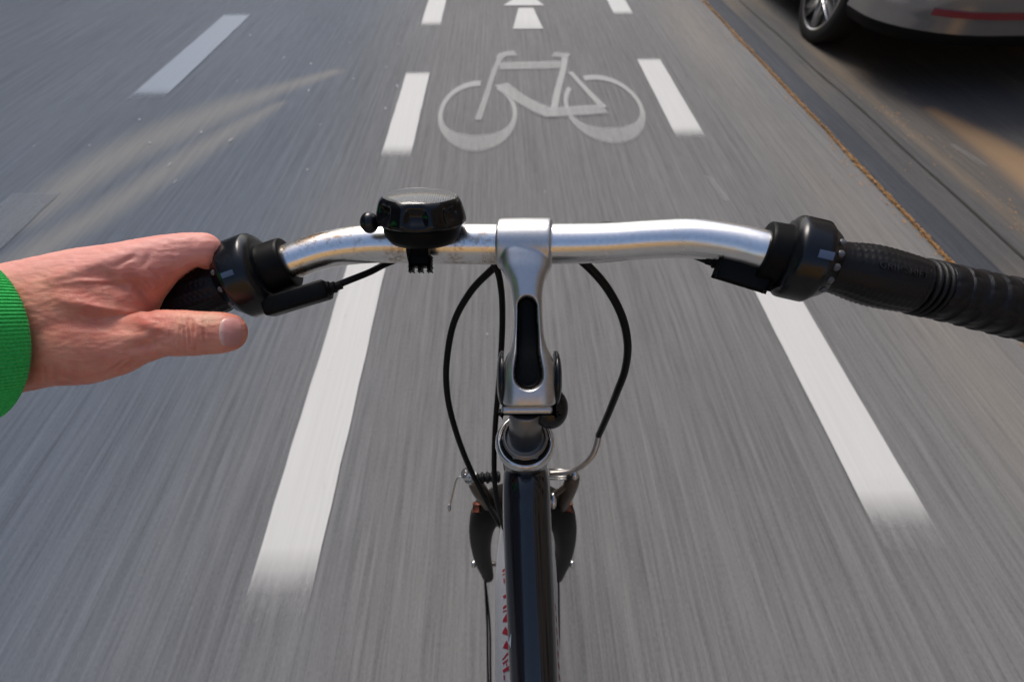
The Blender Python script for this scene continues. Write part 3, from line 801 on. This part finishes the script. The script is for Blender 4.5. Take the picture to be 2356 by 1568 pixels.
# bell
BAX = (UP*.88-FW*.47+RT*.02).normalized(); BC = P(972, 522, .287)
bm = bmesh.new()
def rf_bell(t, ph, r):
    # eight scoops in the flank
    k = sst(.20, .80, .5+.5*math.cos(7*(ph-math.pi))); band = math.exp(-((t-.0108)/.0042)**2)
    return r*(1-.17*band*k)
pr = [(.0035, .0215), (.0036, .0255), (.0046, .0262), (.0060, .0264), (.0075, .0262), (.0095, .0257), (.0115, .0251), (.0135, .0245), (.0155, .0238), (.0170, .0228), (.0182, .0212), (.0189, .0195), (.0196, .017), (.0203, .0135), (.0208, .0100), (.0212, .006), (.0213, .002)]
lathe(bm, BC, BAX, pr, 128, rf_bell)
M_BELL = mat('bell_black', (.003, .003, .004), .16, spec=.4); g = N(M_BELL)
_r = g.n('ShaderNodeTexWave'); _r.wave_type = 'BANDS'; _r.bands_direction = 'X'; _r.inputs['Scale'].default_value = 260; g.l(g.coord(), _r.inputs['Vector'])
_r2 = g.n('ShaderNodeTexWave'); _r2.wave_type = 'BANDS'; _r2.bands_direction = 'Y'; _r2.inputs['Scale'].default_value = 260; g.l(g.coord(), _r2.inputs['Vector'])
M_BELLTOP = M_BELL.copy(); M_BELLTOP.name = 'bell_ribbed_lit_top'
g = N(M_BELLTOP)
_w1 = [n for n in M_BELLTOP.node_tree.nodes if n.type == 'TEX_WAVE']
g.set('Normal', g.bump(g.math('ADD', _w1[0].outputs['Fac'], _w1[1].outputs['Fac']), .9, .0006)); M_BELLTOP.node_tree.nodes['Principled BSDF'].inputs['Roughness'].default_value = .3
M_BELLTOP.node_tree.nodes['Principled BSDF'].inputs['Base Color'].default_value = (.22, .22, .22, 1); M_BELLTOP.node_tree.nodes['Principled BSDF'].inputs['Coat Weight'].default_value = .6  # highlight on the black bell's top put into a grey base colour
bell = part('bell', bm, [M_BELL, M_BELLTOP])
for p in bell.data.polygons:
    if (Vector(p.center)-BC).dot(BAX) > .0183: p.material_index = 1
bm = bmesh.new(); lathe(bm, BC, BAX, [(-.0080, .0150), (-.0075, .0195), (-.0040, .0222), (.0010, .0230), (.0040, .0225)], 64); part('bell_base', bm, M_BLACK, bell)
bm = bmesh.new(); a_ = P(850, 512, .281); ell(bm, a_, RT*.0054, UP*.0062, FW*.0056, 4); sweep(bm, [a_, P(900, 508, .284)], [.0028, .0030], 14); part('bell_lever', bm, M_GLOSS, bell)
bm = bmesh.new()
bp, bax = P(968, 560.5, .303), RT
lathe(bm, bp-RT*.0064, RT, [(0, .0126), (0, .0143), (.0005, .0147), (.0123, .0147), (.0128, .0143), (.0128, .0126)], 48)
box(bm, P(968, 578, .287), RT*.0052, UP*.0085, FW*.0030, .0015, 2)
for du in (-21, 0, 21): box(bm, P(968+du, 611, .288), RT*.0011, UP*.0036, FW*.0030, .0006, 2)
box(bm, P(968, 603, .288), RT*.0062, UP*.0030, FW*.0034, .001, 2)
box(bm, P(972, 535, .290), RT*.0085, UP*.0060, FW*.0060, .0015, 2)
part('bell_clamp', bm, M_BLACK, bell, ang=40)

# ------------------------------------------------------------------ PERSON (left hand, wrist and sleeve)
person = thing('person', P(-60, 830, .26), 'bare left hand gripping the handlebar, wrist in a bright green ribbed sleeve', 'person')
bm = bmesh.new()
def chain(*q, s=.72):
    for a, b in zip(q, q[1:]): hullpair(bm, a, b, s)
chain((-893, 850, .174, 225), (-355, 825, .219, 175), (-60, 775, .262, 148), (100, 742, .272, 149), (205, 706, .274, 136), (290, 645, .273, 88), (370, 597, .276, 56), (432, 575, .280, 41), (470, 573, .283, 38.5))
chain((60, 770, .270, 122), (190, 780, .268, 106), (262, 792, .266, 74), (312, 784, .265, 57), (370, 766, .266, 55), (425, 766, .268, 53), (470, 766, .270, 50), (505, 765, .273, 49), (524, 764, .276, 45))
chain((200, 740, .272, 118), (285, 722, .276, 72), (300, 700, .280, 48))                # web
chain((260, 660, .280, 85), (335, 640, .286, 58), (420, 595, .290, 36))
chain((470, 573, .283, 38.5, .9), (494, 600, .300, 34, 1), (496, 640, .318, 31, 1), (485, 690, .327, 28, 1))       # index curls over the grip
for (m0, m1, m2, m3) in (((270, 640, .292, 52), (395, 606, .305, 36, 1), (418, 650, .325, 33, 1), (405, 712, .330, 30, 1)),
                         ((200, 680, .296, 50), (315, 640, .315, 35, 1), (335, 680, .330, 32, 1), (325, 738, .331, 29, 1)),
                         ((130, 720, .298, 46), (235, 690, .320, 31, 1), (250, 720, .332, 28, 1), (243, 768, .330, 26, 1))):
    chain(m0, m1, m2, m3)
hb = remeshed(bm, .0007, 30, .5)
lr = hb.verts.layers.float.new('red'); lp = hb.verts.layers.float.new('pale'); lk = hb.verts.layers.float.new('lit_pink')
def gauss(d, s): return math.exp(-(d/s)**2)
def seg_dist(u, v, a, b):
    dx, dy = b[0]-a[0], b[1]-a[1]; t = max(0, min(1, ((u-a[0])*dx+(v-a[1])*dy)/(dx*dx+dy*dy)))
    return math.hypot(u-a[0]-dx*t, v-a[1]-dy*t), t
# (start, end, width px, depth m): positive pushes in (crease or hollow), negative lifts (tendon, knuckle)
SC = [((432, 745), (440, 790), 3.2, .0014), ((443, 738), (449, 770), 2.8, .0011), ((424, 752), (428, 800), 3, .0011), ((455, 780), (462, 800), 4, .0005), ((416, 748), (418, 785), 2.5, .0006), ((449, 785), (452, 812), 3, .0010), ((468, 735), (472, 790), 3, .0005), ((436, 728), (432, 745), 3, .0007), ((270, 610), (310, 590), 5, .0009), ((330, 640), (350, 660), 4, .0010), ((345, 620), (372, 640), 4, .0008),
      ((438, 735), (446, 805), 26, -.0009), ((400, 742), (396, 772), 3, .0003), ((360, 742), (350, 790), 12, .0010), ((455, 745), (470, 752), 5, -.0006),
      ((235, 640), (300, 668), 20, .0032), ((300, 640), (345, 690), 14, .0034), ((140, 690), (320, 725), 16, -.0020), ((120, 640), (330, 570), 18, -.0016),
      ((160, 745), (330, 760), 12, .0008), ((300, 800), (360, 790), 14, .0022), ((330, 745), (395, 760), 12, -.0010), ((278, 852), (316, 828), 6, .0022), ((262, 850), (285, 830), 3.5, .0014), ((238, 862), (262, 845), 3.5, .0009), ((200, 700), (330, 720), 5, -.0007), ((150, 650), (290, 640), 6, -.0007),
      ((120, 840), (128, 885), 5, .0005), ((145, 842), (152, 880), 4, .0005), ((100, 846), (104, 888), 4, .0004),
      ((345, 585), (330, 610), 8, .0006), ((395, 560), (402, 600), 9, .0004), ((430, 600), (470, 590), 8, -.0004), ((205, 620), (215, 700), 9, .0004)]
hb.normal_update(); disp = {}
for v in hb.verts:
    if v.normal.dot(FW) > .25: continue
    u_, v_, z_ = PX(v.co); face = sst(.25, -.3, v.normal.dot(FW)) if False else 1.0
    s = 0
    for a, b, wd, dp in SC:
        d, t = seg_dist(u_, v_, a, b)
        if d < 3*wd: s += dp*gauss(d, wd)*(1-.5*abs(2*t-1)**2)
    s += .00022*noise.noise((u_*.05, v_*.12, 0))+.00012*noise.noise((u_*.25, v_*.5, 3))
    # fine folds on the thumb and back of the hand
    s += .00016*math.sin(u_*.55+2.2*noise.noise((u_*.03, v_*.05, 1)))*gauss(math.hypot(u_-420, (v_-770)*.8), 45)
    disp[v] = s
for v, s in disp.items(): v.co -= v.normal*s
for v in hb.verts:
    u_, v_, z_ = PX(v.co)
    v[lr] = min(1, .8*gauss(math.hypot(u_-350, v_-655), 42)+.55*gauss(math.hypot(u_-470, v_-765), 26)+.5*gauss(math.hypot(u_-500, (v_-590)), 22)+.35*gauss(math.hypot(u_-250, v_-830), 60))
    v[lp] = min(1, .9*gauss(math.hypot((u_-480)*.6, v_-733), 17)+.35*gauss(math.hypot(u_-420, v_-740), 25))
    v[lk] = min(1, .9*gauss(v_-570-(max(0, 300-u_))*.10, 50)+.2)  # skylight along the hand's upper edge put into the skin colour
hand = link('hand', hb, M_SKIN, person)
bvh = BVHTree.FromPolygons([v.co.copy() for v in hand.data.vertices], [tuple(p.vertices) for p in hand.data.polygons])
# thumbnail, laid on the thumb's surface
bm = bmesh.new(); ll = bm.verts.layers.float.new('lunula'); NV = []
for i in range(25):
    row = []
    for j in range(21):
        a = -1+2*i/24; b = -1+2*j/20
        # superelliptic disc mapping
        x = a*math.sqrt(max(0, 1-b*b*.42)); y = b*math.sqrt(max(0, 1-a*a*.42))
        u_ = 531+30*x; v_ = 763+37*y-2*x; d = (P(u_, v_, 1)-CAMPOS).normalized()
        hit = bvh.ray_cast(CAMPOS, d)
        q = hit[0] if hit[0] else P(u_, v_, .27); e = max(abs(a), abs(b))
        vv = bm.verts.new(q-d*(.0004*(1-sst(.80, 1.0, e))-.0005*sst(.85, 1, e))); vv[ll] = 1-sst(-.80, -.35, a); row.append(vv)
    NV.append(row)
for i in range(24):
    for j in range(20): bm.faces.new((NV[i][j], NV[i][j+1], NV[i+1][j+1], NV[i+1][j]))
bmesh.ops.smooth_vert(bm, verts=bm.verts[:], factor=.5, use_axis_x=True, use_axis_y=True, use_axis_z=True)
bmesh.ops.recalc_face_normals(bm, faces=bm.faces[:])
if sum((f.normal.dot(FW) for f in bm.faces)) > 0: bmesh.ops.reverse_faces(bm, faces=bm.faces[:])
link('thumbnail', bm, M_NAIL, hand)
# knitted cuff and sleeve
def rib(L, ph, r): return r*(1+.010*math.sin(ph*110))*(1+.006*noise.noise((ph*2, L*60, 0)))
T_, B_ = P(-95, 605, .264), P(-12, 966, .264); cc = (T_+B_)/2
e1 = (T_-B_)/2; e2_ = P(84, 815, .244)-cc; e2_ = e2_-e1.normalized()*e2_.dot(e1.normalized())
axc = e1.cross(e2_).normalized()
if axc.dot(FW) < 0: axc = -axc             # points towards the hand
def rib(ph, k): return 1+.007*k*math.sin(ph*140)+.008*noise.noise((math.cos(ph)*1.5, math.sin(ph)*1.5, 2))
def knit(secs, seg, k):
    bm = bmesh.new(); rings = []
    for d, sc_ in secs:
        q = cc+axc*d; ring_ = []
        for i in range(seg):
            ph = 2*math.pi*i/seg; f = rib(ph, k)*sc_
            ring_.append(bm.verts.new(q+(e1*math.cos(ph)+e2_*math.sin(ph))*f))
        rings.append(ring_)
    for r0, r1 in zip(rings, rings[1:]):
        for i in range(seg): bm.faces.new((r0[i], r0[(i+1) % seg], r1[(i+1) % seg], r1[i]))
    bmesh.ops.recalc_face_normals(bm, faces=bm.faces[:]); return bm
cuffbm = knit([(-.030, .90), (-.010, .905), (-.003, .915), (-.0005, .935), (.0004, .955), (.0004, .975), (-.0004, .992), (-.002, 1.0), (-.005, 1.004), (-.012, 1.01), (-.025, 1.02), (-.040, 1.02)], 1400, 1)
slbm = knit([(-.0385, .99), (-.039, 1.05), (-.045, 1.10), (-.07, 1.14), (-.10, 1.16), (-.14, 1.2)], 96, 0)
sleeve = link('sleeve', slbm, M_GREEN, person); link('cuff', cuffbm, M_GREEN, sleeve)

# ------------------------------------------------------------------ CAR
CXR, CY0, CW, CL = 2.11, 2.93, 1.72, 4.2          # left flank x, rear y, width, length
car = thing('parked_car', (CXR+CW/2, CY0+CL/2, 0), 'silver parked car with red bumper reflector, standing beyond the kerb', 'car')
WY = (CY0+.84, CY0+3.35); WRAD = .30
def car_body():
    bm = bmesh.new(); xc = CXR+CW/2; ys = []; y = 0
    ys = [0, .01, .03, .06, .10, .15, .21, .28]+[.28+.03*k for k in range(1, 123)]+[3.99, 4.04, 4.09, 4.13, 4.16, 4.18, 4.19]
    ys = [q for q in ys if q <= 4.2]; rings = []
    for q in sorted(set(ys)):
        end = min(q, 4.2-q); hw = CW/2*(1-.34*max(0, 1-end/.45)**2.2)
        yw = CY0+q; zb = .24
        for wy in WY:
            d = abs(yw-wy)
            if d < WRAD+.06: zb = max(zb, WRAD+math.sqrt((WRAD+.06)**2-d*d))
        # roofline
        if q < .12: zt = .80+q*1.2
        elif q < .75: zt = .95+(q-.12)/.63*.46
        elif q < 2.1: zt = 1.41+.03*math.sin((q-.75)/1.35*math.pi)
        elif q < 2.95: zt = 1.41-(q-2.1)/.85*.48
        else: zt = .93-(q-2.95)/1.25*.22
        belt = min(.90, zt-.02); th_ = max(0, zt-belt)
        pr_ = [(.0, zb), (hw*.80, zb), (hw*.955, zb+.01), (hw*.985, max(zb+.02, .31)), (hw*.985, max(zb+.03, .345)), (hw*1.0, max(zb+.04, .42)), (hw*1.0, max(zb+.05, .60)), (hw*.985, max(zb+.06, .76)), (hw*.95, max(zb+.07, belt)),
               (hw*(.95-.22*min(1, th_/.5)), max(zb+.08, belt+th_*.82)), (hw*(.82-.24*min(1, th_/.5)), max(zb+.085, zt-.01)), (0, max(zb+.09, zt))]
        ring = [bm.verts.new((xc-x, yw, z)) for x, z in pr_]+[bm.verts.new((xc+x, yw, z)) for x, z in pr_[1:-1][::-1]]
        rings.append(ring)
    n = len(rings[0])
    for i in range(len(rings)-1):
        for k in range(n):
            f = bm.faces.new((rings[i][k], rings[i][(k+1) % n], rings[i+1][(k+1) % n], rings[i+1][k]))
            zc = f.calc_center_median(); kk = k if k < 11 else 21-k
            if kk in (0, 1, 2): f.material_index = 1
            if kk == 8 and .30 < zc.y-CY0 < 3.0 and zc.z > .93: f.material_index = 2
            if kk >= 9 and (.12 < zc.y-CY0 < .72 or 2.12 < zc.y-CY0 < 2.95): f.material_index = 2
    bm.faces.new(rings[0][::-1]).material_index = 0; bm.faces.new(rings[-1])
    bmesh.ops.recalc_face_normals(bm, faces=bm.faces[:])
    return bm
cb = link('body', car_body(), [M_CAR, M_CARD, M_GLASS], car); flat(cb, 35)
# bumper shell that wraps the rear corner
bm = bmesh.new(); path = []
xc = CXR+CW/2
for i in range(61):
    a = -1+2*i/60; s = abs(a)
    if s < .55: x = xc+a/.55*(CW/2-.46); y = CY0-.10
    else:
        t = (s-.55)/.45
        if t < .6: ph = t/.6*math.pi/2; x = xc+math.copysign(CW/2-.46+.475*math.sin(ph), a); y = CY0-.10+.40*(1-math.cos(ph))
        else: x = xc+math.copysign(CW/2+.015, a); y = CY0+.30+(t-.6)/.4*.16
    path.append((x, y))
CZ = .02
prb = [(.03, .24), (.005, .27), (-.003, .30), (0, .34), (-.008, .37), (-.012, .42), (-.012, .50), (-.004, .54), (.04, .565), (.10, .57)]
rr_ = []
for i, (x, y) in enumerate(path):
    x2, y2 = path[min(i+1, 60)]; x1, y1 = path[max(i-1, 0)]; t = Vector((x2-x1, y2-y1)).normalized(); nn = Vector((-t.y, t.x))  # inward
    if nn.dot(Vector((xc-x, CY0+1-y))) < 0: nn = -nn
    rr_.append([bm.verts.new((x+nn.x*o_, y+nn.y*o_, z+CZ)) for o_, z in prb])
for i in range(60):
    for k in range(len(prb)-1):
        f = bm.faces.new((rr_[i][k], rr_[i+1][k], rr_[i+1][k+1], rr_[i][k+1])); f.material_index = 1 if k < 2 else 0
bmesh.ops.recalc_face_normals(bm, faces=bm.faces[:]); bump_ = link('bumper', bm, [M_CAR, M_CARD], car); flat(bump_, 40)
for sgn in (-1, 1):
    bm = bmesh.new()
    idx = [i for i, (x, y) in enumerate(path) if (x-xc)*sgn > .18 and y < CY0+.02]
    lo = []; 
    for i in idx:
        x, y = path[i]; x2, y2 = path[min(i+1, 60)]; x1, y1 = path[max(i-1, 0)]; t = Vector((x2-x1, y2-y1)).normalized(); nn = Vector((t.y, -t.x))
        if nn.dot(Vector((xc-x, CY0+1-y))) > 0: nn = -nn
        lo.append([bm.verts.new((x+nn.x*o_, y+nn.y*o_, z)) for o_, z in ((.004, .392), (.022, .396), (.022, .424), (.006, .428))])
    for a_, b_ in zip(lo, lo[1:]):
        for k in range(3): bm.faces.new((a_[k], a_[k+1], b_[k+1], b_[k]))
    bm.faces.new(lo[0]); bm.faces.new(lo[-1][::-1])
    bmesh.ops.recalc_face_normals(bm, faces=bm.faces[:]); link('reflector', bm, M_REFL, bump_, smooth=False)
for wy in WY:
    for sgn, xx in ((-1, CXR+.02), (1, CXR+CW-.02)):
        c = Vector((xx, wy, WRAD)); axw = Vector((sgn, 0, 0)); bm = bmesh.new()
        lathe(bm, c-axw*.19, axw, [(0, .20), (0, .27), (.02, .295), (.05, .30), (.14, .30), (.175, .292), (.185, .27), (.19, .235), (.185, .205), (.17, .20)], 64, up=Vector((0, 0, 1)))
        wh = link('wheel', bm, M_TYRE, car); bm = bmesh.new()
        lathe(bm, c-axw*.19, axw, [(.12, .19), (.18, .222), (.190, .226), (.190, .212), (.150, .200)], 64, up=Vector((0, 0, 1)), cap=False)
        for k in range(7):
            a = 2*math.pi*k/7; d = Vector((0, math.cos(a), math.sin(a))); t = axw.cross(d)
            box(bm, c-axw*.020+d*.115, d*.105, t*.036, axw*.012, .006, 2)
        lathe(bm, c-axw*.05, axw, [(0, .05), (.035, .05), (.042, .035), (.044, .005)], 32, up=Vector((0, 0, 1)))
        link('rim', bm, M_RIM, wh)
for sgn in (-1, 1):
    bm = bmesh.new(); box(bm, Vector((xc+sgn*(CW/2-.16), CY0+.03, .74)), Vector((.10, 0, 0)), Vector((0, .05, 0)), Vector((0, 0, .09)), .02, 3); link('tail_light', bm, M_REFL, car)

# ------------------------------------------------------------------ unseen houses added and shaped for their reflections in the metal
def house(x0, x1, y0, y1, h, col, label, face):
    r = thing('added_building', ((x0+x1)/2, (y0+y1)/2, 0), label, 'added_building'); m = mat('added_render_'+label.split()[0], col, .85)
    bm = bmesh.new(); box(bm, Vector(((x0+x1)/2, (y0+y1)/2, h/2)), Vector(((x1-x0)/2, 0, 0)), Vector((0, (y1-y0)/2, 0)), Vector((0, 0, h/2))); link('added_wall', bm, m, r, smooth=False)
    for z in [1.6+3*k for k in range(int(h//3))]:
        L = (y1-y0) if face in 'EW' else (x1-x0); n = int(L//3)
        for i in range(n):
            t = (i+.5)*L/n; bm = bmesh.new()
            if face == 'E': c = Vector((x1, y0+t, z)); a, b = Vector((0, .55, 0)), Vector((.05, 0, 0))
            elif face == 'W': c = Vector((x0, y0+t, z)); a, b = Vector((0, .55, 0)), Vector((.05, 0, 0))
            else: c = Vector((x0+t, y1, z)); a, b = Vector((.55, 0, 0)), Vector((0, .05, 0))
            box(bm, c, a, b, Vector((0, 0, .8))); link('added_window', bm, M_GLASS, r, smooth=False)
house(-9, 7, -26, -16, 8, (.62, .38, .13), 'ochre plastered house added unseen behind the rider for the gold band on the handlebar', 'N')
house(8, 16, -12, 26, 12, (.42, .33, .24), 'tan plastered house row added unseen beyond the parked car for reflections in the metal', 'W')
house(-22, -11, -12, 26, 15, (.16, .16, .17), 'dark grey house row added unseen across the carriageway to darken reflections', 'E')
